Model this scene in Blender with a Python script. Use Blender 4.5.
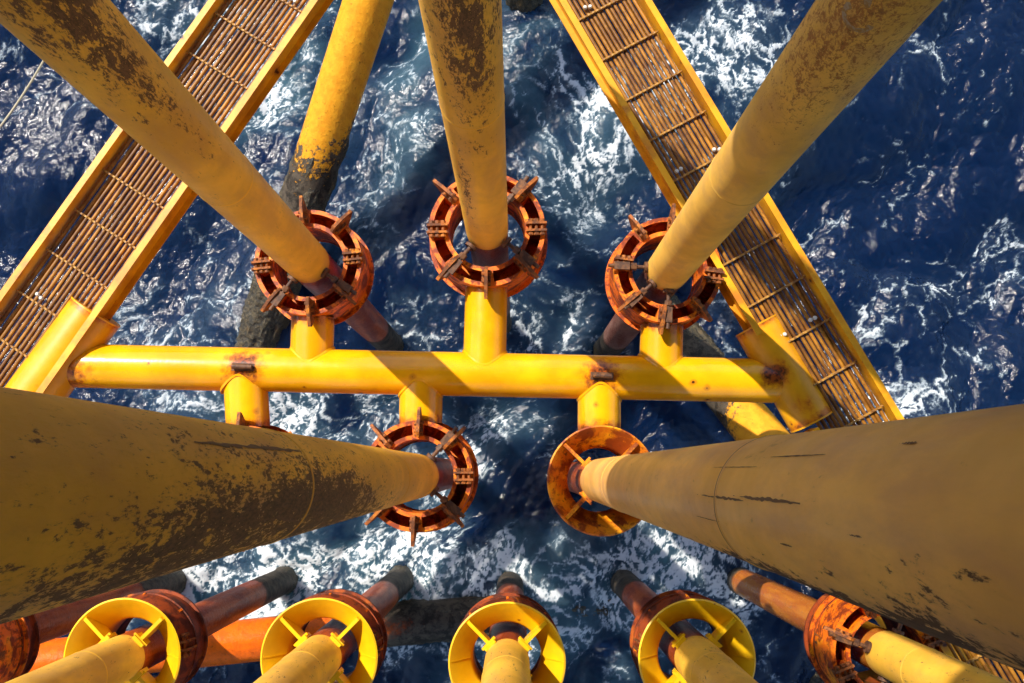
import bpy, math, random
import numpy as np
from mathutils import Vector, Matrix

random.seed(4); rng = np.random.default_rng(11)
scene = bpy.context.scene
for o in list(bpy.data.objects): bpy.data.objects.remove(o)
PI = math.pi
# ------------------------------------------------------------------ camera
W, H, F = 1024, 683, 960.0
CZ = 20.9                       # eye height above the water (m)
cam_d = bpy.data.cameras.new('camera'); cam = bpy.data.objects.new('camera', cam_d)
scene.collection.objects.link(cam); scene.camera = cam
cam.location = (0, 0, CZ)
cam.rotation_euler = (math.atan(128/F), math.atan(3/F), 0)
cam_d.sensor_width = 36; cam_d.lens = 36*F/W; cam_d.clip_start = .05; cam_d.clip_end = 6000
RC = cam.rotation_euler.to_matrix()
# ------------------------------------------------------------------ sky, sun, exposure
SUN_AZ = Vector((-.72, .69)); SUN_EL = math.radians(50)
world = bpy.data.worlds.new('World'); scene.world = world; world.use_nodes = True
nt = world.node_tree; bg = nt.nodes['Background']
sky = nt.nodes.new('ShaderNodeTexSky'); sky.sky_type = 'NISHITA'; sky.sun_disc = False
sky.sun_elevation = SUN_EL; sky.sun_rotation = math.atan2(SUN_AZ.x, SUN_AZ.y)
nt.links.new(sky.outputs[0], bg.inputs[0]); bg.inputs[1].default_value = .14
sd = bpy.data.lights.new('sun', 'SUN'); sun = bpy.data.objects.new('sun', sd); scene.collection.objects.link(sun)
sd.energy = 4.4; sd.angle = math.radians(.53); sd.color = (1, .93, .82)
sdir = Vector((SUN_AZ.x*math.cos(SUN_EL), SUN_AZ.y*math.cos(SUN_EL), math.sin(SUN_EL))).normalized()
sun.rotation_euler = sdir.to_track_quat('Z', 'Y').to_euler(); sun.location = sdir*60
vs = scene.view_settings; vs.view_transform = 'Standard'; vs.look = 'None'; vs.exposure = .72; vs.gamma = 1
scene.render.resolution_x = W; scene.render.resolution_y = H
scene.render.engine = 'CYCLES'
scene.cycles.max_bounces = 5; scene.cycles.diffuse_bounces = 3; scene.cycles.glossy_bounces = 3; scene.cycles.transparent_max_bounces = 4
scene.cycles.adaptive_threshold = .03; scene.cycles.caustics_reflective = False; scene.cycles.caustics_refractive = False

def P(px, py, z):
    """pixel -> the point on the level z (m above the water) it looks at"""
    d = RC @ Vector(((px-W/2)/F, (H/2-py)/F, -1))
    return Vector((0, 0, CZ)) + d*((z-CZ)/d.z)

# ------------------------------------------------------------------ node helpers
class N:
    def __init__(s, name):
        s.m = bpy.data.materials.new(name); s.m.use_nodes = True
        s.t = s.m.node_tree; s.b = s.t.nodes['Principled BSDF']; s.out = s.t.nodes['Material Output']
    def n(s, typ, **kw):
        x = s.t.nodes.new('ShaderNode'+typ)
        for k, v in kw.items(): setattr(x, k, v)
        return x
    def L(s, a, b): s.t.links.new(a, b)
    def put(s, sock, v):
        if isinstance(v, (int, float)): sock.default_value = v
        elif isinstance(v, tuple): sock.default_value = v if len(v) == len(sock.default_value) else v+(1,)
        else: s.L(v, sock)
    def math(s, op, a, b=0., c=0., clamp=False):
        x = s.n('Math', operation=op, use_clamp=clamp)
        s.put(x.inputs[0], a); s.put(x.inputs[1], b); s.put(x.inputs[2], c)
        return x.outputs[0]
    def vmath(s, op, a, b=(0., 0., 0.)):
        x = s.n('VectorMath', operation=op); s.put(x.inputs[0], a); s.put(x.inputs[1], b); return x.outputs[0]
    def step(s, v, lo, hi, a=0., b=1.):
        x = s.n('MapRange', interpolation_type='SMOOTHSTEP')
        for i, q in enumerate((v, lo, hi, a, b)): s.put(x.inputs[i], q)
        return x.outputs[0]
    def mix(s, f, a, b):
        x = s.n('Mix', data_type='RGBA'); s.put(x.inputs[0], f); s.put(x.inputs[6], a); s.put(x.inputs[7], b); return x.outputs[2]
    def noise(s, vec, scale, detail=5, rough=.55, dist=0.):
        x = s.n('TexNoise'); s.put(x.inputs['Vector'], vec); x.inputs['Scale'].default_value = scale
        x.inputs['Detail'].default_value = detail; x.inputs['Roughness'].default_value = rough; x.inputs['Distortion'].default_value = dist
        return x.outputs[0]
    def edge(s, vec, scale, rnd=1.):
        x = s.n('TexVoronoi', feature='DISTANCE_TO_EDGE'); s.put(x.inputs['Vector'], vec)
        x.inputs['Scale'].default_value = scale; x.inputs['Randomness'].default_value = rnd; return x.outputs['Distance']
    def attr(s, name):
        x = s.n('Attribute'); x.attribute_name = name; return x
    def bump(s, h, strength=.3, dist=.02):
        x = s.n('Bump'); x.inputs['Strength'].default_value = strength; x.inputs['Distance'].default_value = dist
        s.L(h, x.inputs['Height']); s.L(x.outputs[0], s.b.inputs['Normal'])
    def fin(s, col, rough=.5, spec=.5, metal=0.):
        s.put(s.b.inputs['Base Color'], col); s.put(s.b.inputs['Roughness'], rough)
        s.b.inputs['Specular IOR Level'].default_value = spec; s.b.inputs['Metallic'].default_value = metal
        return s.m

def scaled(m, vec, sc):
    return m.vmath('MULTIPLY', vec, sc)

def paint(name, base, grime=(.045, .028, .014), streak=(7, 7, 2.2), fine=1., rough=.38, spots=.0, dust=.55, dustcol=None):
    """worn paint; the mesh attribute 'grime' says where it has rubbed off"""
    m = N(name); co = m.n('TexCoord').outputs['Object']
    oi = m.n('ObjectInfo').outputs['Random']
    off = m.n('CombineXYZ'); m.L(m.math('MULTIPLY', oi, 37.), off.inputs[2])
    cv = m.vmath('ADD', co, off.outputs[0])
    big = m.noise(cv, 1.1, 4, .6)
    st = m.noise(scaled(m, cv, streak), 1.*fine, 6, .68, .6)
    st2 = m.noise(scaled(m, cv, streak), 4.2*fine, 4, .7, .3)
    b2 = tuple(c*.80 for c in base[:3]); b3 = (min(1, base[0]*1.06), base[1]*1.12, base[2]*1.3)
    col = m.mix(m.step(big, .35, .65), b2, b3)
    fade = m.step(m.noise(scaled(m, cv, (streak[0]*.35, streak[1]*.35, streak[2]*.35)), 1.4, 7, .65), .42, .68, 0., dust)
    col = m.mix(fade, col, dustcol or (base[0]*.66, base[1]*.64, base[2]*.9+.04))
    g = m.attr('grime').outputs['Fac']
    gg = m.math('ADD', g, m.math('MULTIPLY', m.math('SUBTRACT', m.math('ADD', m.math('MULTIPLY', st, .55), m.math('MULTIPLY', st2, .45)), .5), 4.2))
    gm = m.step(gg, .43, .66)
    gm = m.math('MULTIPLY', gm, m.step(g, .02, .10))
    gsoft = m.step(gg, .1, .75, 0., .45); gsoft = m.math('MULTIPLY', gsoft, m.step(g, .02, .3))
    col = m.mix(gsoft, col, (base[0]*.45, base[1]*.42, base[2]*.5+.015))
    gcol = m.mix(m.step(st2, .4, .6), grime, (grime[0]*2.1, grime[1]*1.9, grime[2]*1.8))
    col = m.mix(gm, col, gcol)
    sp = None
    if spots:
        vo = m.n('TexVoronoi'); m.put(vo.inputs['Vector'], cv); vo.inputs['Scale'].default_value = 3.2
        thr = m.math('MULTIPLY', m.step(big, .42, .62), spots*.13)
        d = m.math('ADD', vo.outputs['Distance'], m.math('MULTIPLY', m.math('SUBTRACT', st2, .5), .10))
        sp = m.step(d, m.math('MULTIPLY', thr, .6), thr, 1., 0.)
        halo = m.step(d, thr, m.math('MULTIPLY', thr, 2.6), .55, 0.)
        col = m.mix(halo, col, (.40, .10, .012)); col = m.mix(sp, col, (.075, .018, .006))
    rust = m.attr('rust').outputs['Fac']
    rr = m.math('ADD', rust, m.math('MULTIPLY', m.math('SUBTRACT', m.noise(cv, 9., 7, .7), .5), 1.6))
    rm = m.math('MULTIPLY', m.step(rr, .3, .75), m.step(rust, .02, .2))
    rh = m.math('MULTIPLY', m.step(rr, -.05, .5, 0., .75), m.step(rust, .01, .15)); col = m.mix(rh, col, (.50, .115, .005))
    col = m.mix(rm, col, m.mix(m.step(m.noise(cv, 17., 4, .6), .4, .6), (.30, .062, .008), (.06, .016, .006)))
    r = m.math('ADD', m.math('MULTIPLY', st2, .22), rough-.09)
    r = m.math('MAXIMUM', r, m.math('MULTIPLY', gm, .8))
    m.bump(m.noise(scaled(m, cv, streak), 4.2*fine, 3, .6), .22, .005)
    return m.fin(col, r, .45)

YEL = (.74, .36, .012)
M = {}
M['pipe'] = paint('worn_yellow_pipe_paint', (.86, .45, .042), grime=(.085, .048, .022), rough=.42, fine=1.8)
M['pipe_ochre'] = paint('flaking_ochre_pipe_paint', (.88, .415, .030), grime=(.095, .052, .022), rough=.42, fine=2.3)
M['pipe_speckle'] = paint('speckled_yellow_pipe_paint', (.80, .445, .065), grime=(.20, .095, .025), streak=(9, 9, 5), fine=2.0, rough=.5)
M['pipe_tan'] = paint('tan_yellow_pipe_paint', (.92, .475, .095), rough=.42, grime=(.06, .035, .017), dust=.6)
M['frame'] = paint('glossy_yellow_frame_paint', (.86, .385, .003), rough=.20, spots=.8, dust=.38, dustcol=(.76, .29, .004), streak=(3, 3, 3))
M['can'] = paint('orange_yellow_node_paint', (.80, .35, .006), rough=.34, spots=1.0, dust=.3, dustcol=(.62, .24, .006), streak=(3, 3, 3))
M['beam'] = paint('yellow_beam_paint', (.82, .36, .004), rough=.45, spots=1.7, dust=.65, dustcol=(.42, .125, .005), streak=(4, 4, 4))
M['funnel'] = paint('bright_yellow_funnel_paint', (.85, .46, .004), rough=.32, spots=.4, dust=.15)
m = N('faded_white_stencil'); co = m.n('TexCoord').outputs['Object']
M['chalk'] = m.fin(m.mix(m.step(m.noise(co, 45., 4, .6), .40, .60), (.40, .31, .20), (.36, .20, .05)), .8)
M['gouge'] = N('bare_scraped_steel').fin((.16, .088, .040), .65)

def rusty(name, c_or, c_dk, c_yel, yel=.5, sc=4., seed=0, rough=.5):
    m = N(name); co = m.n('TexCoord').outputs['Object']
    oi = m.n('ObjectInfo').outputs['Random']; off = m.n('CombineXYZ'); m.L(m.math('MULTIPLY', oi, 23.), off.inputs[0])
    cv = m.vmath('ADD', co, off.outputs[0])
    a = m.noise(cv, sc, 8, .68, .4); b = m.noise(cv, sc*3.1, 6, .7); c = m.noise(cv, sc*.55, 5, .6, .3)
    col = m.mix(m.step(c, .62-.28*yel, .80-.28*yel), c_or, c_yel)
    col = m.mix(m.step(a, .45, .57), col, c_dk)
    col = m.mix(m.step(b, .56, .68, 0., .85), col, (.045, .013, .006))
    m.bump(b, .35, .01)
    return m.fin(col, m.math('ADD', m.math('MULTIPLY', b, .5), rough-.22), .4)
M['rust'] = rusty('orange_rusted_paint', (.80, .155, .002), (.22, .030, .003), (.90, .32, .003), .42, 5.)
M['rust_dark'] = rusty('dark_red_rust', (.27, .045, .006), (.09, .016, .005), (.50, .13, .006), .30)
M['rust_yel'] = rusty('rusted_yellow_funnel', (.66, .17, .003), (.24, .045, .004), (.85, .36, .004), .62, 3.4)
M['bracket'] = rusty('brown_rusted_bracket', (.30, .085, .012), (.11, .034, .010), (.58, .19, .010), .45, 9., rough=.7)
M['jack'] = rusty('dark_steel_screw', (.13, .055, .022), (.06, .026, .014), (.28, .10, .02), .25, 9., rough=.6)

def wet_mat(name, c1, c2, crust, z_lo, z_hi, growth=(.045, .040, .020), rough=.22, yellow=None):
    """painted / rusty pipe whose foot is dark and overgrown by the waterline"""
    m = N(name); geo = m.n('NewGeometry').outputs['Position']
    sep = m.n('SeparateXYZ'); m.L(geo, sep.inputs[0]); z = sep.outputs[2]
    n1 = m.noise(geo, 4.5, 7, .7, .3); n2 = m.noise(geo, 13., 6, .65); n3 = m.noise(scaled(m, geo, (7, 7, 1.1)), 1., 6, .6)
    col = m.mix(m.step(n3, .38, .62), c1, c2)
    col = m.mix(m.step(n2, .58, .70, 0., .7), col, tuple(q*.35 for q in c1))
    zz = m.math('ADD', z, m.math('MULTIPLY', m.math('SUBTRACT', m.math('ADD', m.math('MULTIPLY', n1, .6), m.math('MULTIPLY', n2, .4)), .5), crust))
    dk = m.step(zz, z_hi-.12, z_hi+.12, 1., 0.)
    col = m.mix(dk, col, m.mix(m.step(n1, .4, .6), (.080, .062, .044), (.022, .018, .014)))
    gr = m.step(zz, z_lo-.3, z_lo+.2, 1., 0.)
    gcol = m.mix(m.step(n2, .42, .60), growth, (growth[0]*3.6, growth[1]*3.0, growth[2]*2.6))
    col = m.mix(gr, col, gcol)
    m.bump(n2, .45, .03)
    return m.fin(col, m.math('ADD', m.math('MULTIPLY', m.math('MAXIMUM', gr, m.math('MULTIPLY', dk, .7)), .38), m.math('ADD', m.math('MULTIPLY', n2, .25), rough-.1)), .12)
M['wet'] = wet_mat('wet_rusty_pipe', (.22, .032, .006), (.42, .092, .018), .9, .20, 2.5, rough=.30)
M['wet_orange'] = wet_mat('wet_orange_pipe', (.50, .17, .020), (.40, .11, .020), .5, .2, 1.0)
M['wet_grey'] = wet_mat('wet_grey_pipe', (.15, .05, .028), (.24, .12, .085), .9, .4, 2.2, rough=.34)
M['brace'] = wet_mat('overgrown_yellow_brace', (.74, .33, .020), (.66, .27, .016), 2.6, .1, 2.45, growth=(.030, .027, .013), rough=.4)
M['crust'] = None
m = N('marine_growth'); geo = m.n('NewGeometry').outputs['Position']
a = m.noise(geo, 14., 7, .7); b = m.noise(geo, 34., 4, .6); c = m.noise(geo, 2.5, 5, .6)
col = m.mix(m.step(a, .40, .62), (.018, .015, .009), (.080, .058, .026))
col = m.mix(m.step(b, .60, .70, 0., .8), col, (.24, .20, .11))
col = m.mix(m.step(c, .56, .7, 0., .6), col, (.16, .085, .014))
m.bump(a, .8, .06); M['crust'] = m.fin(col, .55, .5)

m = N('weathered_ochre_rod'); co = m.n('TexCoord').outputs['Object']; rnd = m.n('ObjectInfo').outputs['Random']
off = m.n('CombineXYZ'); m.L(m.math('MULTIPLY', rnd, 40.), off.inputs[1]); cv = m.vmath('ADD', co, off.outputs[0])
a = m.noise(scaled(m, cv, (2, 2, 2)), 1.5, 6, .65); b = m.noise(cv, 22., 5, .65)
col = m.mix(m.step(a, .36, .64), (.15, .052, .005), (.42, .175, .014))
col = m.mix(m.step(rnd, 0., 1., 0., .45), col, (.060, .020, .004))
col = m.mix(m.step(b, .56, .70, 0., .75), col, (.055, .022, .010))
m.bump(b, .3, .006); M['rod'] = m.fin(col, .48, .4)
m = N('ochre_tie_bar'); co = m.n('TexCoord').outputs['Object']
col = m.mix(m.step(m.noise(co, 14., 5, .6), .4, .62), (.42, .21, .035), (.20, .085, .018)); M['tie'] = m.fin(col, .5)
M['bead'] = N('pale_end_cap').fin((.62, .60, .54), .45)
m = N('painted_deck_steel'); co = m.n('TexCoord').outputs['Object']
M['deck'] = m.fin(m.mix(m.noise(co, .8, 5), (.40, .27, .11), (.28, .19, .08)), .6)
M['rope'] = N('pale_rope').fin((.42, .36, .24), .9)

# ------------------------------------------------------------------ mesh helpers
COL = scene.collection
def mesh_obj(name, verts, faces, mat, parent=None, smooth=True, attrs=None):
    me = bpy.data.meshes.new(name); me.from_pydata([tuple(v) for v in verts], [], faces); me.update()
    if mat is not None: me.materials.append(mat)
    if smooth:
        me.polygons.foreach_set('use_smooth', [True]*len(me.polygons))
        me.set_sharp_from_angle(angle=math.radians(38))
    for k, v in (attrs or {}).items():
        at = me.attributes.new(k, 'FLOAT', 'POINT'); at.data.foreach_set('value', np.asarray(v, dtype=np.float32))
    o = bpy.data.objects.new(name, me); COL.objects.link(o)
    if parent is not None: o.parent = parent
    return o
def empty(name, loc=(0, 0, 0), parent=None):
    o = bpy.data.objects.new(name, None); o.empty_display_size = .3; COL.objects.link(o); o.location = loc
    if parent is not None: o.parent = parent
    return o
def tag(o, label, cat, group=None):
    o['label'] = label; o['category'] = cat
    if group: o['group'] = group
    return o
class MB:
    def __init__(s): s.v = []; s.f = []
    def add(s, v, f):
        k = len(s.v); s.v += [Vector(q) for q in v]; s.f += [tuple(i+k for i in q) for q in f]; return s
    def box(s, c, size, mat=None):
        x, y, z = (q/2 for q in size)
        v = [Vector((a*x, b*y, d*z)) for a in (-1, 1) for b in (-1, 1) for d in (-1, 1)]
        if mat is not None: v = [mat @ q for q in v]
        v = [q+Vector(c) for q in v]
        return s.add(v, [(0, 1, 3, 2), (4, 6, 7, 5), (0, 4, 5, 1), (2, 3, 7, 6), (0, 2, 6, 4), (1, 5, 7, 3)])
    def prism(s, poly, fr, t):
        """poly in (r, z), extruded +-t/2 sideways; fr(r, w, z) -> point"""
        n = len(poly); v = [fr(r, -t/2, z) for r, z in poly]+[fr(r, t/2, z) for r, z in poly]
        f = [tuple(range(n))[::-1], tuple(range(n, 2*n))]+[(i, (i+1) % n, (i+1) % n+n, i+n) for i in range(n)]
        return s.add(v, f)
    def lathe(s, prof, n=48, c=(0, 0, 0), closed=False, a0=0., a1=2*PI):
        k = len(prof); full = abs(a1-a0-2*PI) < 1e-6; m_ = n if full else n+1; v = []; f = []
        for i in range(m_):
            a = a0+(a1-a0)*i/n
            for r, z in prof: v.append((c[0]+r*math.cos(a), c[1]+r*math.sin(a), c[2]+z))
        for i in range(n):
            j = (i+1) % m_
            for q in range(k if closed else k-1):
                w = (q+1) % k; f.append((i*k+q, j*k+q, j*k+w, i*k+w))
        if not full and closed: f.append(tuple(range(k))); f.append(tuple((m_-1)*k+q for q in range(k))[::-1])
        return s.add(v, f)
    def tube(s, p, q, r, n=24, r2=None, caps=True):
        p = Vector(p); q = Vector(q); d = (q-p).normalized(); a = d.orthogonal().normalized(); b = d.cross(a); r2 = r if r2 is None else r2
        v = [p+(a*math.cos(2*PI*i/n)+b*math.sin(2*PI*i/n))*r for i in range(n)]+[q+(a*math.cos(2*PI*i/n)+b*math.sin(2*PI*i/n))*r2 for i in range(n)]
        f = [(i, (i+1) % n, (i+1) % n+n, i+n) for i in range(n)]
        if caps: f += [tuple(range(n))[::-1], tuple(range(n, 2*n))]
        return s.add(v, f)
    def build(s, name, mat, parent=None, smooth=True, attrs=None): return mesh_obj(name, s.v, s.f, mat, parent, smooth, attrs)
def sm(x, a, b):
    t = np.clip((x-a)/(b-a), 0, 1); return t*t*(3-2*t)

def long_tube(name, p, q, r, mat, parent, nl, na=40, rust_fn=None, caps=True, loc=None):
    """tube with rings along its length and optional rust(dist along, world point) attribute"""
    p = Vector(p); q = Vector(q); d = (q-p).normalized(); a = d.orthogonal().normalized(); b = d.cross(a); L = (q-p).length
    v = []; f = []; ru = []
    for i in range(nl+1):
        c = p+d*(L*i/nl)
        for k in range(na):
            w = c+(a*math.cos(2*PI*k/na)+b*math.sin(2*PI*k/na))*r; v.append(w)
            ru.append(rust_fn(L*i/nl, w) if rust_fn else 0.)
    for i in range(nl):
        for k in range(na): f.append((i*na+k, i*na+(k+1) % na, (i+1)*na+(k+1) % na, (i+1)*na+k))
    if caps: f += [tuple(range(na))[::-1], tuple(nl*na+k for k in range(na))]
    return mesh_obj(name, v, f, mat, parent, True, {'rust': ru})

# ------------------------------------------------------------------ levels and places
ZT = 8.1            # axis of the header tube
ZR = 8.48           # top of the guide rings
ZD = 22.3           # underside of the deck above
RP = .28            # conductor radius
ring_px = {'UL': (308, 262), 'UC': (487, 229), 'UR': (668, 270), 'LX': (243, 481), 'LL': (417, 476), 'LR': (602, 480.5)}
RG = {k: P(x, y, ZR) for k, (x, y) in ring_px.items()}
bot_px = {'B0': (-62, 658), 'B1': (122, 658), 'B2': (319, 658), 'B3': (507, 662), 'B4': (697, 659), 'B5': (888, 654)}
RB = {k: P(x, y, ZR) for k, (x, y) in bot_px.items()}

# ------------------------------------------------------------------ water
def axis_coords(lo, hi, step, far):
    a = list(np.arange(lo, hi+1e-6, step)); up = []; dn = []
    for sgn, x, out in ((1, a[-1], up), (-1, a[0], dn)):
        s_ = step
        while abs(x) < far: s_ *= 1.045 if s_ < .25 else 1.25; x += sgn*s_; out.append(x)
    return np.array(dn[::-1]+a+up)
gx = axis_coords(-11.9, 11.9, .027, 2500.); gy = axis_coords(-5.0, 11.6, .027, 2500.)
X, Y = np.meshgrid(gx, gy)
sp = np.maximum(np.gradient(gx)[None, :], np.gradient(gy)[:, None])
def perlin(x, y, seed):
    r_ = np.random.default_rng(seed); n = 256; th = r_.uniform(0, 2*PI, (n, n)); gx_, gy_ = np.cos(th).astype(np.float32), np.sin(th).astype(np.float32)
    x0 = np.floor(x).astype(np.int64); y0 = np.floor(y).astype(np.int64); fx = (x-x0).astype(np.float32); fy = (y-y0).astype(np.float32)
    x0 &= 255; y0 &= 255; x1 = (x0+1) & 255; y1 = (y0+1) & 255
    u = fx*fx*fx*(fx*(fx*6-15)+10); v = fy*fy*fy*(fy*(fy*6-15)+10)
    a = gx_[y0, x0]*fx+gy_[y0, x0]*fy; b = gx_[y0, x1]*(fx-1)+gy_[y0, x1]*fy
    c = gx_[y1, x0]*fx+gy_[y1, x0]*(fy-1); d = gx_[y1, x1]*(fx-1)+gy_[y1, x1]*(fy-1)
    return ((a+u*(b-a))+v*((c+u*(d-c))-(a+u*(b-a))))*1.55
def fbm(x, y, L, n, seed, rough=.5, ridged=False):
    t = 0.; amp = 1.; tot = 0.
    for o in range(n):
        p = perlin(x/L+7.3*o, y/L-3.1*o, seed+o)
        t = t+amp*((1-np.abs(p)*2.0) if ridged else p); tot += amp; amp *= rough; L *= .5
    return t/tot
def cells(x, y, L, seed):
    """distance to the nearest cell edge and a random value for each cell"""
    r_ = np.random.default_rng(seed); n = 256; ox = r_.uniform(0, 1, (n, n)); oy = r_.uniform(0, 1, (n, n))
    x = x/L; y = y/L; xi = np.floor(x).astype(np.int64); yi = np.floor(y).astype(np.int64)
    f1 = np.full(x.shape, 9.); f2 = np.full(x.shape, 9.)
    for dy in (-1, 0, 1):
        for dx in (-1, 0, 1):
            cx = xi+dx; cy = yi+dy; d = np.hypot(cx+ox[cy & 255, cx & 255]-x, cy+oy[cy & 255, cx & 255]-y)
            f2 = np.minimum(f2, np.maximum(f1, d)); f1 = np.minimum(f1, d)
    return f2-f1
# waves
wdir = math.atan2(.80, -.60)
Z = np.zeros_like(X); DX = np.zeros_like(X); DY = np.zeros_like(X)
bend = 1.1*fbm(X, Y, 5., 3, 900)
for lam in np.geomspace(.16, 13., 64):
    k = 2*PI/lam; th = wdir+rng.normal(0, .5 if lam > 1.5 else .9)
    A = (.056 if lam > .5 else .050)/k
    ph = rng.uniform(0, 2*PI)+bend*rng.uniform(1., 3.)
    w = 1-sm(sp, lam/9., lam/3.5); arg = k*math.cos(th)*X+k*math.sin(th)*Y+ph
    sn = A*w*np.sin(arg); cs = .75*A*w*np.cos(arg)
    Z += sn; DX += math.cos(th)*cs; DY += math.sin(th)*cs
# broken, stretched coordinates for the foam: long along the crests
ca, sa = math.cos(.62), math.sin(.62)
j1, j2, j3, j4 = fbm(X, Y, .5, 4, 120, .6), fbm(X, Y, .5, 4, 160, .6), fbm(X, Y, .13, 3, 180, .6), fbm(X, Y, .13, 3, 190, .6)
wx = X+.60*fbm(X, Y, 2.6, 4, 100)+.20*j1+.06*j3; wy = Y+.60*fbm(X, Y, 2.6, 4, 140)+.20*j2+.06*j4
ax = (ca*wx+sa*wy)/1.55; ay = -sa*wx+ca*wy
# where the sea is white: (pixel x, y, half-width, half-height, amount, milky water)
blobs = [(300, 415, 120, 42, .74, .6), (215, 585, 110, 60, .72, .5), (330, 545, 90, 50, .48, .6), (440, 590, 90, 55, .56, .6), (462, 490, 30, 80, .55, .35), (395, 545, 40, 40, .3, .3),
         (560, 585, 75, 60, .30, .6), (640, 585, 70, 50, .30, .5), (700, 560, 60, 40, .28, .3), (590, 640, 60, 40, .25, .6), (205, 300, 62, 62, .24, .15),
         (285, 40, 50, 80, .46, .95), (175, 5, 80, 40, .7, .5), (285, 135, 42, 55, .40, .5), (385, 290, 50, 80, .36, .25), (420, 150, 36, 85, .24, .55), (440, 40, 40, 60, .22, .7),
         (545, 60, 45, 85, .20, .75), (600, 90, 38, 45, .55, .4), (600, 170, 60, 60, .24, .25), (555, 300, 40, 50, .30, .3), (560, 220, 45, 45, .14, .2), (690, 55, 45, 60, .55, .35), (760, 60, 60, 60, .24, .1),
         (740, 130, 55, 60, .20, .2), (690, 220, 35, 60, .28, .1), (605, 345, 60, 30, .24, .2), (890, 375, 70, 50, .36, 0), (960, 300, 110, 80, .20, 0), (940, 150, 110, 110, .13, 0), (860, 240, 60, 60, .13, 0), (60, 60, 80, 60, .10, 0), (720, 330, 35, 45, .34, .1), (780, 590, 80, 60, .18, .1), (160, 345, 60, 40, .26, .1), (505, 420, 60, 40, .10, .3)]
FO = np.full_like(X, .0); AE = np.zeros_like(X)
bxw = X+1.3*fbm(X, Y, 3.2, 4, 300); byw = Y+1.3*fbm(X, Y, 3.2, 4, 320)
for bx_, by_, rx_, ry_, am, ae in blobs:
    c = P(bx_, by_, 0); g = np.exp(-(((bxw-c.x)/(rx_/46.))**2+((byw-c.y)/(ry_/46.))**2)*.9)
    FO += am*g; AE += ae*g
for p in list(RG.values())+list(RB.values()):
    FO += .42*np.exp(-((np.hypot(bxw*.15+X*.85-p.x, byw*.15+Y*.85-p.y)-.40)/.26)**2)
big = fbm(ax, ay, 1.9, 4, 400); mid = fbm(ax, ay, .62, 5, 420, .6); fine = fbm(wx, wy, .16, 4, 440, .65)
rid = fbm(ax, ay, 1.1, 5, 460, .55, True); rid2 = fbm(wx, wy, .42, 4, 480, .6, True)
crest = sm(Z/np.std(Z[:500, :500]), .2, 2.2)
FO = .80*(1-np.exp(-1.25*FO))
gran = np.clip(.52+1.5*fbm(wx, wy, .12, 4, 450, .75)+.8*fine, 0, 1)
th_ = np.clip(FO*.90+.36*big+.34*mid+.16*fine+.05*crest-.05, 0, 1)
gran = np.clip(gran+.20*sm(th_, .5, .95), 0, 1)
d1 = cells(ax, ay, .66, 500); d2 = cells(wx, wy, .31, 501); d3 = cells(wx, wy, .145, 502)
v1 = np.clip(1-d1/(.05+.75*th_), 0, 1)*sm(th_, .02, .16); v2 = np.clip(1-d2/(.03+1.0*th_), 0, 1)*sm(th_, .10, .34); v3 = np.clip(1-d3/(.05+1.1*th_), 0, 1)*sm(th_, .26, .55)
vein = 1-(1-.95*v1)*(1-.85*v2)*(1-.7*v3)*(1-.55*sm(th_, .42, .85))
foam = sm(vein*(.34+.85*gran), .16, .92)*(.50+.50*sm(th_, .12, .62))
film = .12*sm(th_, .08, .5)*(.3+.9*gran)
foam = np.clip(np.maximum(foam, film), 0, 1)
AE = np.clip((AE*.8+.02)*sm(big+.5*mid, -.55, .35), 0, 1)
near = 1-sm(sp, .06, .3); foam = foam*near+(1-near)*.05
Zs = Z+near*(.035*foam+.05*np.clip(FO, 0, 1)*fbm(wx, wy, .5, 4, 600)+.010*fine)
ny, nx = X.shape
me = bpy.data.meshes.new('sea_water')
co = np.stack([X-DX, Y-DY, Zs], -1).reshape(-1, 3).astype(np.float32)
idx = np.arange(ny*nx).reshape(ny, nx)
quads = np.stack([idx[:-1, :-1], idx[:-1, 1:], idx[1:, 1:], idx[1:, :-1]], -1).reshape(-1, 4).astype(np.int32)
me.vertices.add(len(co)); me.vertices.foreach_set('co', co.ravel())
me.loops.add(quads.size); me.loops.foreach_set('vertex_index', quads.ravel())
me.polygons.add(len(quads)); me.polygons.foreach_set('loop_start', np.arange(0, quads.size, 4, dtype=np.int32))
me.update(calc_edges=True); me.polygons.foreach_set('use_smooth', np.ones(len(quads), dtype=bool))
for nm, ar in (('foam', foam), ('milk', AE)):
    at = me.attributes.new(nm, 'FLOAT', 'POINT'); at.data.foreach_set('value', ar.ravel().astype(np.float32))
water = bpy.data.objects.new('sea_water', me); COL.objects.link(water); water['kind'] = 'structure'

m = N('sea_surface'); fo = m.attr('foam').outputs['Fac']; mk = m.attr('milk').outputs['Fac']
geo = m.n('NewGeometry').outputs['Position']
nf = m.noise(geo, 38., 3, .65)
foam_f = m.step(m.math('ADD', fo, m.math('MULTIPLY', m.math('SUBTRACT', nf, .5), .60)), .10, .85)
foam_f = m.math('MAXIMUM', m.math('MULTIPLY', foam_f, m.step(fo, .02, .2)), m.math('MULTIPLY', fo, .5))
wcol = m.mix(mk, (.0016, .0095, .038), (.060, .130, .165))
m.put(m.b.inputs['Base Color'], wcol); m.b.inputs['IOR'].default_value = 1.33
m.b.subsurface_method = 'BURLEY'; m.b.inputs['Subsurface Weight'].default_value = 1.; m.b.inputs['Subsurface Radius'].default_value = (.7, 1., 1.); m.b.inputs['Subsurface Scale'].default_value = 1.1   # bubbles scatter the light under water
m.put(m.b.inputs['Roughness'], .12); m.b.inputs['Specular IOR Level'].default_value = .5
rip = m.n('Bump'); rip.inputs['Strength'].default_value = .8; rip.inputs['Distance'].default_value = .03
m.L(m.noise(geo, 8., 4, .62, .5), rip.inputs['Height']); m.L(rip.outputs[0], m.b.inputs['Normal'])
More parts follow.
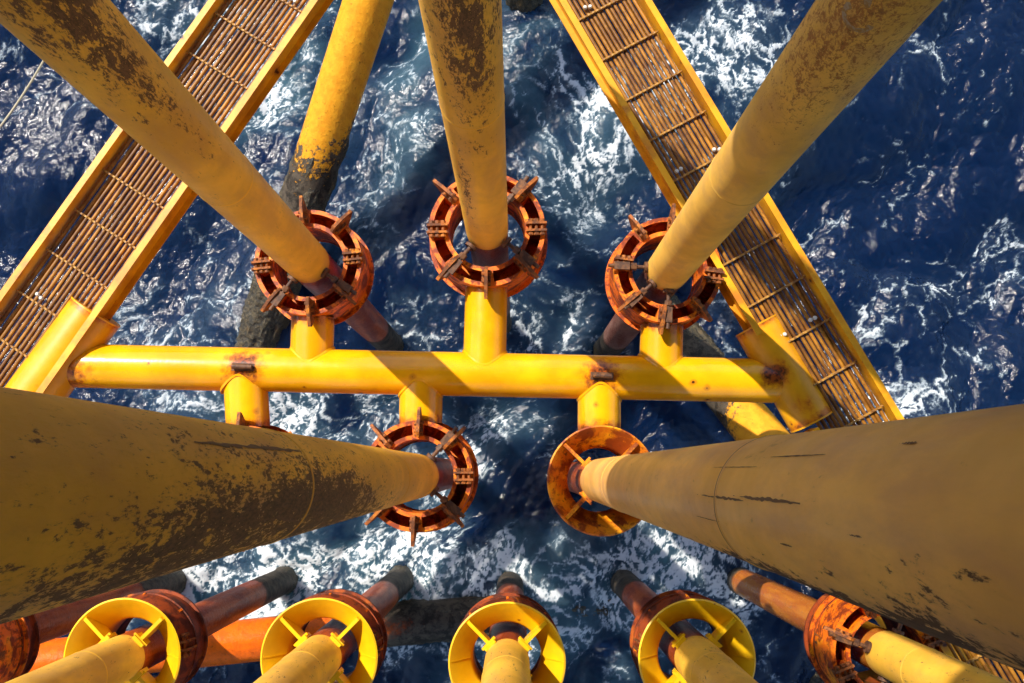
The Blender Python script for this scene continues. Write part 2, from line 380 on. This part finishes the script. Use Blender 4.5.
fb = m.n('BsdfPrincipled'); m.put(fb.inputs['Base Color'], m.mix(m.step(fo, .15, .9), (.22, .29, .33), (.52, .54, .55)))
fb.subsurface_method = 'BURLEY'; fb.inputs['Subsurface Weight'].default_value = 1.; fb.inputs['Subsurface Radius'].default_value = (1., 1., 1.); fb.inputs['Subsurface Scale'].default_value = .16
fb.inputs['Roughness'].default_value = .8; fb.inputs['Specular IOR Level'].default_value = .2
tr = m.n('BsdfTransparent'); tr.inputs[0].default_value = (.22, .42, .50, 1)
ms0 = m.n('MixShader'); m.put(ms0.inputs[0], .22); m.L(m.b.outputs[0], ms0.inputs[1]); m.L(tr.outputs[0], ms0.inputs[2])
ms = m.n('MixShader'); m.L(foam_f, ms.inputs[0]); m.L(ms0.outputs[0], ms.inputs[1]); m.L(fb.outputs[0], ms.inputs[2])
m.L(ms.outputs[0], m.out.inputs[0])
me.materials.append(m.m)
m = N('deep_blue_water'); m.fin((.003, .014, .045), .9, 0.)
deep = mesh_obj('deep_water', [(-2500, -2500, -7), (2500, -2500, -7), (2500, 2500, -7), (-2500, 2500, -7)], [(0, 1, 2, 3)], m.m, smooth=False); deep['kind'] = 'structure'

# ------------------------------------------------------------------ the deck overhead (shades the upper pipes)
S_EDGE = 7.9
ux = Vector((SUN_AZ.x, SUN_AZ.y, 0)).normalized(); uy = Vector((-ux.y, ux.x, 0))
mb = MB()
for s0, s1, t0, t1 in ((-13, 5.0, -13, 13), (5.0, S_EDGE, -13, -2.75), (5.0, S_EDGE, -1.12, 13)):      # edge notch added to let sun onto the bottom right guide
    vv = [ux*s+uy*t+Vector((0, 0, z)) for s in (s0, s1) for t in (t0, t1) for z in (ZD, ZD+.35)]
    mb.add(vv, [(0, 1, 3, 2), (4, 6, 7, 5), (0, 4, 5, 1), (2, 3, 7, 6), (0, 2, 6, 4), (1, 5, 7, 3)])
dk = mb.build('platform_deck', M['deck'], smooth=False); dk['kind'] = 'structure'

# ------------------------------------------------------------------ conductor pipes
def conductor(name_label, c, grime_fn=None, mat='pipe', wet='wet', z_paint=ZR-.02, r=RP, seams=(), gouges=(), nz=None, group='vertical conductor pipes'):
    root = empty('conductor_pipe', (c.x, c.y, -6)); tag(root, name_label, 'pipe', group)
    er = Vector((c.x, c.y, 0)).normalized(); et = Vector((-er.y, er.x, 0))
    def at(u_ang, z, rr): return -er*math.cos(u_ang)*rr+et*math.sin(u_ang)*rr+Vector((0, 0, z+6))
    na = 72; zs = np.concatenate([np.arange(z_paint, ZD, .09), [ZD-.003]])
    v = []; f = []; g = []
    for z in zs:
        for k in range(na):
            a = 2*PI*k/na-PI; v.append(at(a, z, r))
            g.append(grime_fn(math.sin(a) if abs(a) < PI/2 else math.copysign(2-abs(math.sin(a)), a), CZ-z) if grime_fn else 0.)
    nzs = len(zs)
    f = [(i*na+k, i*na+(k+1) % na, (i+1)*na+(k+1) % na, (i+1)*na+k) for i in range(nzs-1) for k in range(na)]
    f.append(tuple(range(na))[::-1]); f.append(tuple((nzs-1)*na+k for k in range(na)))
    mesh_obj('painted_pipe', v, f, M[mat], root, True, {'grime': g})
    MB().lathe([(r-.006, -6+6), (r-.006, z_paint+.02+6)], 48).build('bare_pipe', M[wet], root)
    # crust of growth round the waterline
    b = MB(); n = 60; prof = np.linspace(-2.2, .62, 26); v = []; f = []
    for j, z in enumerate(prof):
        for k in range(n):
            a = 2*PI*k/n; e = float(1-sm(np.array(z+.16*math.sin(a*3+c.x*5)+.10*math.sin(a*7+c.y*9)+random.uniform(-.05, .05)), -.05, .55))
            w = -.016+e*(.034+.012*math.sin(a*5+z*7)*math.sin(a*3-z*11)+random.uniform(-.008, .010))
            v.append(Vector((math.cos(a)*(r+w), math.sin(a)*(r+w), z+6+random.uniform(-.02, .02))))
    f = [(j*n+k, j*n+(k+1) % n, (j+1)*n+(k+1) % n, (j+1)*n+k) for j in range(len(prof)-1) for k in range(n)]
    mesh_obj('marine_growth', v, f, M['crust'], root)
    for z in seams:
        MB().lathe([(r-.002, -.018), (r+.004, -.006), (r+.004, .006), (r-.002, .018)], 96, (0, 0, z+6)).build('weld_seam', M[mat], root)
        if mat == 'pipe_tan': MB().lathe([(r+.003, -.0105), (r+.0052, -.008), (r+.0052, -.003), (r+.003, -.001)], 96, (0, 0, z+6)).build('weld_seam', M['gouge'], root)
    for (u, d0, d1, wd, rag) in gouges:                 # scraped patches: sideways place, depths below the eye, width
        a0 = math.asin(u); n = 26; v = []; f = []
        for i in range(n+1):
            t = i/n; z = CZ-(d0+(d1-d0)*t); taper = math.sin(PI*min(1, t*1.1+.03))**.5 if t < .98 else .2
            w0 = wd*taper*(.55+random.uniform(-rag, rag)); w1 = wd*taper*(.55+random.uniform(-rag, rag))
            v += [at(a0-w0/r, z, r+.0022), at(a0+w1/r, z, r+.0022)]
        f = [(2*i, 2*i+1, 2*i+3, 2*i+2) for i in range(n)]
        mesh_obj('scrape_mark', v, f, M['gouge'], root)
    return root, at

def bell(x, c, w): return math.exp(-((x-c)/w)**2)
def gA(u, d):
    if abs(u) > 1.2: return .2
    f_ = float(1-sm(np.array(d), 5.6, 8.6)); c = -.25-.05*(d-5.5); w = .25+.62*float(1-sm(np.array(d), 5.0, 7.0))
    return .50*bell(u, c, w)*(f_*1.2)+.06+.10*bell(u, .45, .3)*float(1-sm(np.array(d), 6, 7.5))
def gB(u, d):
    f_ = float(1-sm(np.array(d), 6.3, 9.6))
    return .50*bell(u, .05, .5)*f_+.22*float(1-sm(np.array(d), 5.8, 8.0))+.55*bell(u, .62, .2)*bell(d, 9.9, 1.5)+.2*bell(u, -.5, .4)*f_
def gC(u, d): return .56*float(1-sm(np.array(d), 4.9, 7.6))*(.55+.45*bell(u, .2, .7))
def gD(u, d):
    if u > 1: return .7
    f_ = float(sm(np.array(d), 1.4, 2.6)*(1-sm(np.array(d), 6.8, 9.5)))
    return .10+.62*bell(u, .80, .38)*f_+.48*bell(u, .30, .30)*float(sm(np.array(d), 2.4, 3.2)*(1-sm(np.array(d), 5.4, 8.0)))+.36*bell(u, -.15, .5)*bell(d, 4.0, 1.3)+.40*bell(u, .1, .6)*bell(d, 5.4, 1.0)
def gE(u, d):
    if u < -1: return .75
    return .85*bell(u, -.97, .17)*float(1-sm(np.array(d), 3.3, 6.0))+.14*bell(u, -.5, .3)*float(1-sm(np.array(d), 2.2, 3.2))+.05
def g0(u, d): return .10

conductor('yellow conductor pipe with peeling brown patch crossing the left rod tray at upper left', RG['UL'], gA, seams=(12.2,))
conductor('scabby yellow conductor pipe dropping straight from the top centre edge', RG['UC'], gB, wet='wet_grey', seams=(13.0,))
rootC, atC = conductor('brown-speckled yellow conductor pipe with faint white stencil at upper right', RG['UR'], gC, 'pipe_speckle', wet='wet_grey', seams=(12.6,))
conductor('huge near yellow conductor pipe at left with dark flaking underside', RG['LL'], gD, 'pipe_ochre', gouges=((-.55, 3.1, 4.9, .016, .5),), seams=(11.9, 16.2))
conductor('huge near tan conductor pipe at right with weld seam and dark gouges', RG['LR'], gE, 'pipe_tan', seams=(16.85, 11.5),
          gouges=((.02, 2.85, 3.72, .011, .35), (-.03, 3.55, 4.45, .008, .45), (.55, 2.8, 3.5, .004, .3), (.42, 3.5, 4.4, .003, .3), (-.38, 4.02, 4.6, .003, .3), (-.45, 3.0, 3.15, .005, .4), (.62, 2.2, 2.3, .006, .4), (-.2, 2.35, 2.45, .004, .4)))
desc = {'B0': 'conductor pipe with rust-red lower length at far left bottom edge', 'B1': 'yellow conductor pipe through the leftmost bright yellow funnel',
        'B2': 'yellow conductor pipe through the second bright yellow funnel from left', 'B3': 'yellow conductor pipe through the bottom centre yellow funnel',
        'B4': 'yellow conductor pipe through the rightmost bright yellow funnel', 'B5': 'yellow conductor pipe through the orange pocket guide at bottom right corner'}
for k, c in RB.items():
    conductor(desc[k], c, g0, 'pipe', 'wet_orange' if k == 'B5' else 'wet', seams=(ZR+1.1,))
cb = P(432, -48, ZR)
conductor('dark wet conductor pipe half hidden behind the top centre pipe', cb, g0, 'pipe', 'wet_grey')
# the faint stencilled figure on pipe C : curved strokes laid on the pipe
def stencil(pts, wd):
    v = []; f = []
    for i, (u, d) in enumerate(pts):
        p0 = Vector(pts[max(0, i-1)]); p1 = Vector(pts[min(len(pts)-1, i+1)]); t = (p1-p0); t = Vector((t.x*RP, t.y)).normalized(); nn = Vector((-t.y, t.x))
        w = wd*(.8+random.uniform(-.25, .25))
        for s_ in (-1, 1): v.append(atC(u+s_*nn.x*w/RP, CZ-(d+s_*nn.y*w), RP+.002))
    f = [(2*i, 2*i+1, 2*i+3, 2*i+2) for i in range(len(pts)-1)]
    mesh_obj('stencil_mark', v, f, M['chalk'], rootC)
stencil([(-.12+.22*math.sin(t), 4.66-.11*math.cos(t)) for t in np.linspace(-.6, 2.4, 18)], .022)
stencil([(.06+.30*math.sin(t), 4.88-.09*math.cos(t)) for t in np.linspace(.9, 4.9, 22)], .024)

# ------------------------------------------------------------------ guides
RO, RI, HB = .71, .47, .78
def pocket_body():
    b = MB(); n = 64
    b.lathe([(RI, 0), (RI, -HB), (RI+.025, -HB), (RI+.025, -.02)], n)                 # inner wall
    b.lathe([(RO-.025, -.02), (RO-.025, -HB), (RO, -HB), (RO, 0)], n)                 # outer wall
    b.lathe([(RI, 0), (RI+.055, 0), (RI+.055, -.02)], n); b.lathe([(RO-.055, -.02), (RO-.055, 0), (RO, 0)], n)
    b.lathe([(RI, -HB*.5), (RO, -HB*.5)], n); b.lathe([(RI-.01, -HB), (RO+.05, -HB), (RO+.05, -HB+.035), (RO-.002, -HB+.035)], n)
    for i in range(8):                                                               # webs between the pockets
        a = PI/4*i; b.lathe([(RI+.05, .002), (RO-.05, .002), (RO-.05, -.3), (RI+.05, -.3)], 3, (0, 0, 0), True, a-.115, a+.115)
    return b
def radial(a): 
    ca, sa = math.cos(a), math.sin(a)
    return lambda r, w, z: Vector((ca*r-sa*w, sa*r+ca*w, z))
def fin_mb():
    fr = radial(0); b = MB()
    b.prism([(.50, .0), (RO+.004, .0), (RO+.01, -.22), (RO+.16, .03), (RO+.17, .10), (RO+.02, .17), (.56, .19), (.49, .14)], fr, .040)
    b.box((RO-.10, 0, .012), (.20, .11, .03))
    for x in (.57, .66): b.tube((x, -.055, .08), (x, .055, .08), .022, 8)
    return b
def clamp_mb():
    b = MB()
    for y in (-.045, .045): b.box((.60, y, .045), (.25, .028, .13))
    for x in (.53, .60, .67): b.tube((x, -.095, .06), (x, .095, .06), .020, 8); b.tube((x, -.10, .06), (x, -.065, .06), .036, 6); b.tube((x, .065, .06), (x, .10, .06), .036, 6)
    b.box((.60, 0, -.12), (.24, .10, .22))
    return b
def jack_mb():
    b = MB(); b.tube((.315, 0, .07), (.80, 0, .09), .026, 10); b.tube((.43, 0, .075), (.50, 0, .078), .05, 6)
    b.tube((.287, 0, .068), (.325, 0, .07), .075, 12); b.box((.62, 0, .10), (.20, .10, .05))
    return b
PROTO = {}
def place(name, mb_fn, mat, parent, loc=(0, 0, 0), rz=0.):
    if name not in PROTO:
        o = mb_fn().build(name, mat, parent); PROTO[name] = o
    else:
        o = PROTO[name].copy(); COL.objects.link(o); o.parent = parent
    o.location = loc; o.rotation_euler = (0, 0, rz); return o
def pocket_guide(parent, c, rot, jacks, sc=1.):
    g = place('pocket_guide', pocket_body, M['rust'], parent, c-parent.location, rot); g.scale = (sc, sc, 1)
    for i in range(8):
        if i in (0, 4): place('bolted_clamp', clamp_mb, M['bracket'], g, (0, 0, 0), PI/4*i)
        else: place('fin_bracket', fin_mb, M['bracket'], g, (0, 0, 0), PI/4*i+random.uniform(-.05, .05))
        if i in jacks: place('screw_jack', jack_mb, M['jack'], g, (0, 0, .03), PI/4*i+.09)
    return g
def funnel_body():
    return MB().lathe([(.735, .0), (.715, .012), (.47, -.26), (.445, -.30), (.445, -HB), (.47, -HB), (.47, -.32), (.50, -.27), (.728, -.016), (.735, 0)], 64)
def spoke_mb():
    fr = radial(0); b = MB()
    b.prism([(.30, .03), (.68, .035), (.70, -.035), (.46, -.255), (.335, -.24), (.30, -.12)], fr, .045)
    b.box((.302, 0, -.04), (.05, .17, .24)); b.box((.325, 0, .02), (.03, .22, .035))
    return b
def seam_mb(): return MB().prism([(.725, .006), (.712, .020), (.468, -.250), (.455, -.30), (.47, -.30)], radial(0), .014)
def funnel_guide(parent, c, rot, mat, smat, pre):
    g = place(pre, funnel_body, M[mat], parent, c-parent.location, rot)
    for i in range(4): place('spoke' if smat == 'funnel' else 'rusted_spoke', spoke_mb, M[smat], g, (0, 0, 0), PI/2*i+PI/4)
    for i in range(2): place('seam_strip' if smat == 'funnel' else 'rusted_seam_strip', seam_mb, M[smat], g, (0, 0, 0), PI*i)
    return g
def can_body():
    b = MB(); b.lathe([(.47, -.34), (.60, -.36), (.70, -.62), (.70, -.66), (.72, -.66), (.72, -.70), (.66, -.70), (.66, -1.15), (.70, -1.15), (.70, -1.19), (.46, -1.19), (.46, -.36)], 64)
    return b
def gusset_mb():
    b = MB(); b.prism([(.48, -.37), (.61, -.40), (.715, -.655), (.50, -.655)], radial(0), .03); return b
def side_clamp_mb():
    b = MB()
    for z in (-.42, -.52, -.62): b.tube((.64, -.13, z), (.64, .13, z), .024, 8); b.tube((.64, -.15, z), (.64, -.11, z), .04, 6); b.tube((.64, .11, z), (.64, .15, z), .04, 6)
    for y in (-.05, .05): b.prism([(.58, -.36), (.69, -.36), (.72, -.68), (.58, -.66)], lambda r, w, z, y=y: Vector((r, y+w, z)), .028)
    return b

# ---- main frame
fr0 = P(440, 373, ZT); fr0.z = ZT-.4
frame = empty('guide_frame', fr0); tag(frame, 'glossy yellow tubular frame with rusty orange pipe guides, across the middle', 'frame', 'tubular guide frames')
def rel(p): return Vector(p)-fr0
tubeL, tubeR = P(62, 365.5, ZT), P(800, 381.5, ZT)
def tube_pt(px): 
    t = (px-62)/(800-62); return tubeL.lerp(tubeR, t)
RT = .295
lugs = [P(243, 367, ZT+RT), P(602, 376, ZT+RT)]
def rust_header(L, w):
    w = w+fr0; s_ = 0.
    for p in lugs: s_ = max(s_, 1.0*math.exp(-((w-p).length/.20)**2))
    s_ = max(s_, 1.2*math.exp(-((w-P(775, 375, ZT+.27)).length/.15)**2), .85*math.exp(-((w-tubeL).length/.45)**2))
    return s_
long_tube('header_tube', rel(tubeL), rel(tubeR), RT, M['frame'], frame, 160, 56, rust_header)
for k, px in (('UL', 312), ('UC', 485), ('UR', 661), ('LX', 245), ('LL', 422), ('LR', 600)):
    c = RG[k]; t = tube_pt(px); d = Vector((t.x-c.x, t.y-c.y, 0)); L = d.length; d.normalize()
    a = Vector((c.x, c.y, ZT-.02))+d*(RO-.02 if k != 'LR' else .66)
    long_tube('stub_tube', rel(a), rel(Vector((t.x, t.y, ZT-.02))-d*.02), RT-.008, M['frame'], frame, 24, 48, lambda L_, w: .55*math.exp(-(L_/.10)**2), caps=False)
    # weld toe where the stub meets the header: a thin bead following the saddle
    v = []; n = 64; f = []; ux_ = (tubeR-tubeL).normalized(); side = Vector((-ux_.y, ux_.x, 0)); sgn = 1 if (c-t).dot(side) > 0 else -1
    for i in range(n):
        a_ = 2*PI*i/n; h = math.sin(a_)*(RT-.004); s_ = math.cos(a_)*(RT-.004); off = math.sqrt(max(0, RT**2-(h*.98)**2))
        base = Vector((t.x, t.y, ZT-.02))+ux_*s_+Vector((0, 0, h))+side*sgn*off
        outw = (ux_*math.cos(a_)+Vector((0, 0, math.sin(a_))))
        jt = random.uniform(-.003, .003); v += [base-outw*.004, base+outw*(.014+jt)+side*sgn*.010, base+side*sgn*(.040+jt)+outw*.003]
    f = [(3*i+q, 3*((i+1) % n)+q, 3*((i+1) % n)+(q+1) % 3, 3*i+(q+1) % 3) for i in range(n) for q in range(3)]
    mesh_obj('weld_bead', [rel(p) for p in v], f, M['frame'], frame)
pocket_guide(frame, RG['UL'], .10, (3, 5, 7)); pocket_guide(frame, RG['UC'], .02, (1, 5, 7), 1.09); pocket_guide(frame, RG['UR'], -.14, (4, 6, 5))
pocket_guide(frame, RG['LX'], .03, ()); pocket_guide(frame, RG['LL'], .0, (1, 7)); funnel_guide(frame, RG['LR'], .02, 'rust_yel', 'rust_yel', 'rusted_funnel_guide').scale = (.96, .96, 1)
for p in lugs:
    b = MB(); b.box((0, 0, .03), (.26, .035, .10)); b.tube((-.13, 0, .05), (.13, 0, .05), .035, 10); b.box((0, 0, -.01), (.30, .10, .02))
    o = b.build('lifting_lug', M['jack'], frame); o.location = rel(p); o.rotation_euler = (0, 0, -.03)

# ---- rod trays
def tray(label, o_a, o_b, i_a, i_b, ext, inner_end=None, bead_rows=(), seed=0, nrod=14, inner_from=None):
    """o_* outer beam top edge, i_* inner beam top edge (pixels); ext: extend both ways (m)"""
    ZB = ZT+.42; rr = random.Random(seed)
    O0, O1, I0, I1 = (P(*q, ZB) for q in (o_a, o_b, i_a, i_b))
    d = ((O1-O0).normalized()+(I1-I0).normalized()).normalized(); s_ = Vector((-d.y, d.x, 0))
    if (O0-I0).dot(s_) < 0: s_ = -s_
    wd = ((O0-I0).dot(s_)+(O1-I1).dot(s_))/2; org = (I0+I1)/2; org = org+s_*(((I0-org).dot(s_)+(I1-org).dot(s_))/2)
    l0, l1 = -ext[0], ext[1]
    root = empty('rod_tray', Vector((org.x, org.y, ZB-.42))); tag(root, label, 'tray', 'diagonal rod trays')
    def Q(l, w, z): return d*l+s_*w+Vector((0, 0, .42+z))
    def beam(w, a, b_, flip):
        mb = MB(); t = .022; hb = .36 if flip < 0 else .25
        def bx(w0, w1, z0, z1):
            vv = [Q(l, ww, z) for l in (a, b_) for ww in (w0, w1) for z in (z0, z1)]
            mb.add(vv, [(0, 1, 3, 2), (4, 6, 7, 5), (0, 4, 5, 1), (2, 3, 7, 6), (0, 2, 6, 4), (1, 5, 7, 3)])
        n = 60; bx(w-t/2, w+t/2, -hb, -.001)
        bx(w-t/2-.001, w+flip*.075, -.018, 0) if flip > 0 else bx(w+flip*.075, w+t/2+.001, -.018, 0)
        bx(w-t/2-.001, w+flip*.09, -hb-.02, -hb-.001) if flip > 0 else bx(w+flip*.09, w+t/2+.001, -hb-.02, -hb-.001)
        return mb
    beam(wd, l0, l1, 1).build('edge_beam', M['beam'], root, False)
    if inner_end is None: beam(0, l0, l1, -1).build('edge_beam', M['beam'], root, False)
    else:
        for a, b_ in inner_end: beam(0, a, b_, -1).build('edge_beam', M['beam'], root, False)
    pitch = (wd-.10)/nrod
    for i in range(nrod):
        w = .075+pitch*(i+.3)+rr.uniform(-.006, .006); zz = -.20+rr.uniform(-.012, .012)
        b = MB(); p = Q(l0, w, zz); q = Q(l1, w+rr.uniform(-.01, .01), zz)
        n = 10; b.tube((0, 0, 0), q-p, .0265, n); o = b.build('rod', M['rod'], root); o.location = p
    l = l0+.2; k = 0; proto = None
    while l < l1:
        if proto is None:
            b = MB(); b.tube(s_*.02, s_*(wd-.02), .015, 8)
            for j in range(nrod): b.tube(s_*(.075+pitch*(j+.3))-d*.012+Vector((0, 0, -.006)), s_*(.075+pitch*(j+.3))+d*.012+Vector((0, 0, -.006)), .034, 10)
            proto = o = b.build('tie_bar', M['tie'], root)
        else: o = proto.copy(); COL.objects.link(o); o.parent = root
        o.location = Q(l, 0, -.155)
        if k % 4 == 1:
            for j in (2, 3, 9, 10) if (k//4) % 2 else (1, 2, 10, 11):
                b = MB(); b.lathe([(.0, .03), (.018, .028), (.028, .014), (.028, -.014), (.018, -.03)], 12); bo = b.build('end_cap', M['bead'], root)
                bo.location = Q(l-.10+rr.uniform(-.02, .02), .075+pitch*(j+.3), -.14)
        l += .655+rr.uniform(-.012, .012); k += 1
    return root, Q, d, s_, wd
trL, QL, dL, sL, wL = tray('long brown rod tray between yellow beams running diagonally at left', (215, 0), (0, 300), (311, 0), (37, 392), (6.5, 6.0), seed=3)
trR, QR, dR, sR, wR = tray('long brown rod tray between yellow beams running diagonally at right', (645, 0), (898, 418), (566, 0), (815, 424), (6.5, 8.5), inner_end=((-6.5, 1.95), (3.35, 8.5)), seed=8, nrod=13)
# short cans (tube nodes) where the header meets the trays
def can(pa, pb, z, r, parent):
    a, b = P(*pa, z), P(*pb, z); hot = P(777, 374, ZT+.27); hot2 = P(803, 404, ZT+.2); hot3 = [P(x_, y_, ZT+.16) for x_, y_ in ((779, 334), (786, 348), (797, 366), (808, 384), (818, 402))]; fr_ = lambda L, w: max(*[(.75 if pa[0] > 500 else 0)*math.exp(-((w+fr0-h_).length/.085)**2) for h_ in hot3], .6*math.exp(-(L/.06)**2), .6*math.exp(-((L-(b-a).length)/.08)**2), 1.3*math.exp(-((w+fr0-hot).length/.13)**2), .9*math.exp(-((w+fr0-hot2).length/.12)**2))
    o = long_tube('node_can', rel(a), rel(b), r, M['can'], frame, 40, 48, fr_)
    dd = (b-a).normalized()
    for q, s_ in ((a, -1), (b, 1)):
        bb = MB(); bb.tube(rel(q-dd*s_*.012), rel(q+dd*s_*.010), r+.004, 48); bb.build('weld_bead', M['can'], frame)
can((96, 312), (22, 412), ZT+.04, .36, frame)
can((757, 325), (812, 421), ZT+.02, .315, frame)

# ---- bottom row frame
fr1 = P(507, 800, ZT); fr1.z = ZT-.5
frame2 = empty('guide_frame', fr1); tag(frame2, 'yellow guide frame with bright yellow funnels along the bottom edge', 'frame', 'tubular guide frames')
hl, hr = P(-120, 800, ZT-.3), P(1150, 800, ZT-.3)
long_tube('header_tube', hl-fr1, hr-fr1, RT, M['frame'], frame2, 60, 40)
for k, c in RB.items():
    a = Vector((c.x, c.y-.62, ZT-.3)); q = Vector((c.x, hl.y+.02, ZT-.3))
    long_tube('stub_tube', a-fr1, q-fr1, RT-.008, M['frame'], frame2, 10, 40, caps=False)
    if k in ('B0', 'B5'): pocket_guide(frame2, c, .35 if k == 'B5' else 0., (1, 3, 5))
    else: funnel_guide(frame2, c, .0, 'funnel', 'funnel', 'funnel_guide')
    g = place('guide_can', can_body, M['rust_dark'], frame2, c-fr1, 0)
    for i in range(8): place('gusset', gusset_mb, M['rust'], g, (0, 0, 0), PI/4*i+PI/8*(0) + PI/2*0+.0+PI/4*.5*0)
    for a_ in (0.12, PI-.12): place('bolted_side_clamp', side_clamp_mb, M['bracket'], g, (0, 0, 0), a_)

# ------------------------------------------------------------------ jacket braces rising from the sea
def brace(label, p, q, r, mat, crust=True, zc=1.0, name='jacket_brace'):
    root = empty(name, (0, 0, 0)); base = Vector(p if p.z < q.z else q); root.location = base
    tag(root, label, 'brace', 'tubular jacket braces')
    L = (q-p).length; d = (q-p).normalized(); a = d.orthogonal().normalized(); b = d.cross(a)
    MB().tube(p-base, q-base, r, 56).build('brace_tube', mat, root)
    if crust:
        nl, na = int(L/.06), 72; v = []; f = []
        ph = [random.uniform(0, 6) for _ in range(6)]
        for i in range(nl+1):
            c = p+d*(L*i/nl)
            for k in range(na):
                t = 2*PI*k/na; w = (a*math.cos(t)+b*math.sin(t)); z = c.z+w.z*r
                e = float(1-sm(np.array(z+.35*math.sin(t*3+i*.11+ph[0])+.2*math.sin(t*7-i*.23+ph[1])), zc-.5, zc+.25))
                h = -.03+e*(.06+.03*math.sin(t*6+i*.31+ph[2])*math.sin(i*.17-t*4+ph[3])+random.uniform(-.022, .026))
                v.append(c+w*(r+h)-base)
        f = [(i*na+k, i*na+(k+1) % na, (i+1)*na+(k+1) % na, (i+1)*na+k) for i in range(nl) for k in range(na)]
        mesh_obj('marine_growth', v, f, M['crust'], root)
    return root
a = P(320, 150, 2.15); b = P(257, 345, .0); d = (a-b)
brace('slanting yellow brace with overgrown black foot behind the upper left guide', b-d*.55, a+d*2.4, .46, M['brace'], True, 2.1)
a = P(744, 415, 2.2); b = P(668, 322, .05); d = (a-b)
brace('yellow brace with black growth dipping under water below the right of the frame', b-d*1.6, a+d*2.6, .44, M['brace'], True, 1.3)
M['brace_orange'] = wet_mat('orange_and_black_brace', (.70, .17, .010), (.60, .13, .010), .3, -.6, .2, rough=.3)
a = P(-90, 676, 2.1); b = P(520, 612, .15)
brace('low orange and black brace lying behind the bottom funnels at left', a, b+(b-a)*.25, .42, wet_mat('low_brace_paint', (.78, .13, .005), (.60, .10, .006), .5, .32, 1.05, growth=(.05, .032, .010), rough=.28), True, .45)
b = P(527, 8, .0); a = P(506, -90, 2.2); d = (a-b)
brace('mossy brace dipping under water at the top edge right of the centre pipe', b-d*.5, a+d*1.5, .40, M['crust'], True, 9.)
a = P(835, 620, -.35); b = P(808, 720, -.2)
brace('dark overgrown brace just under water near the bottom right guide', a-(b-a)*.9, b+(b-a)*2, .5, M['crust'], True, 2.)
# rope in the upper left corner
b = MB(); p, q = P(-60, 196, 3.0), P(62, 28, 3.0); pts = [p.lerp(q, t/14)+Vector((0, 0, -.25*math.sin(PI*t/14))) for t in range(15)]
for i in range(14): b.tube(pts[i], pts[i+1], .022, 8, caps=(i in (0, 13)))
tag(b.build('mooring_rope', M['rope']), 'thin pale rope hanging over the water in the upper left corner', 'rope')
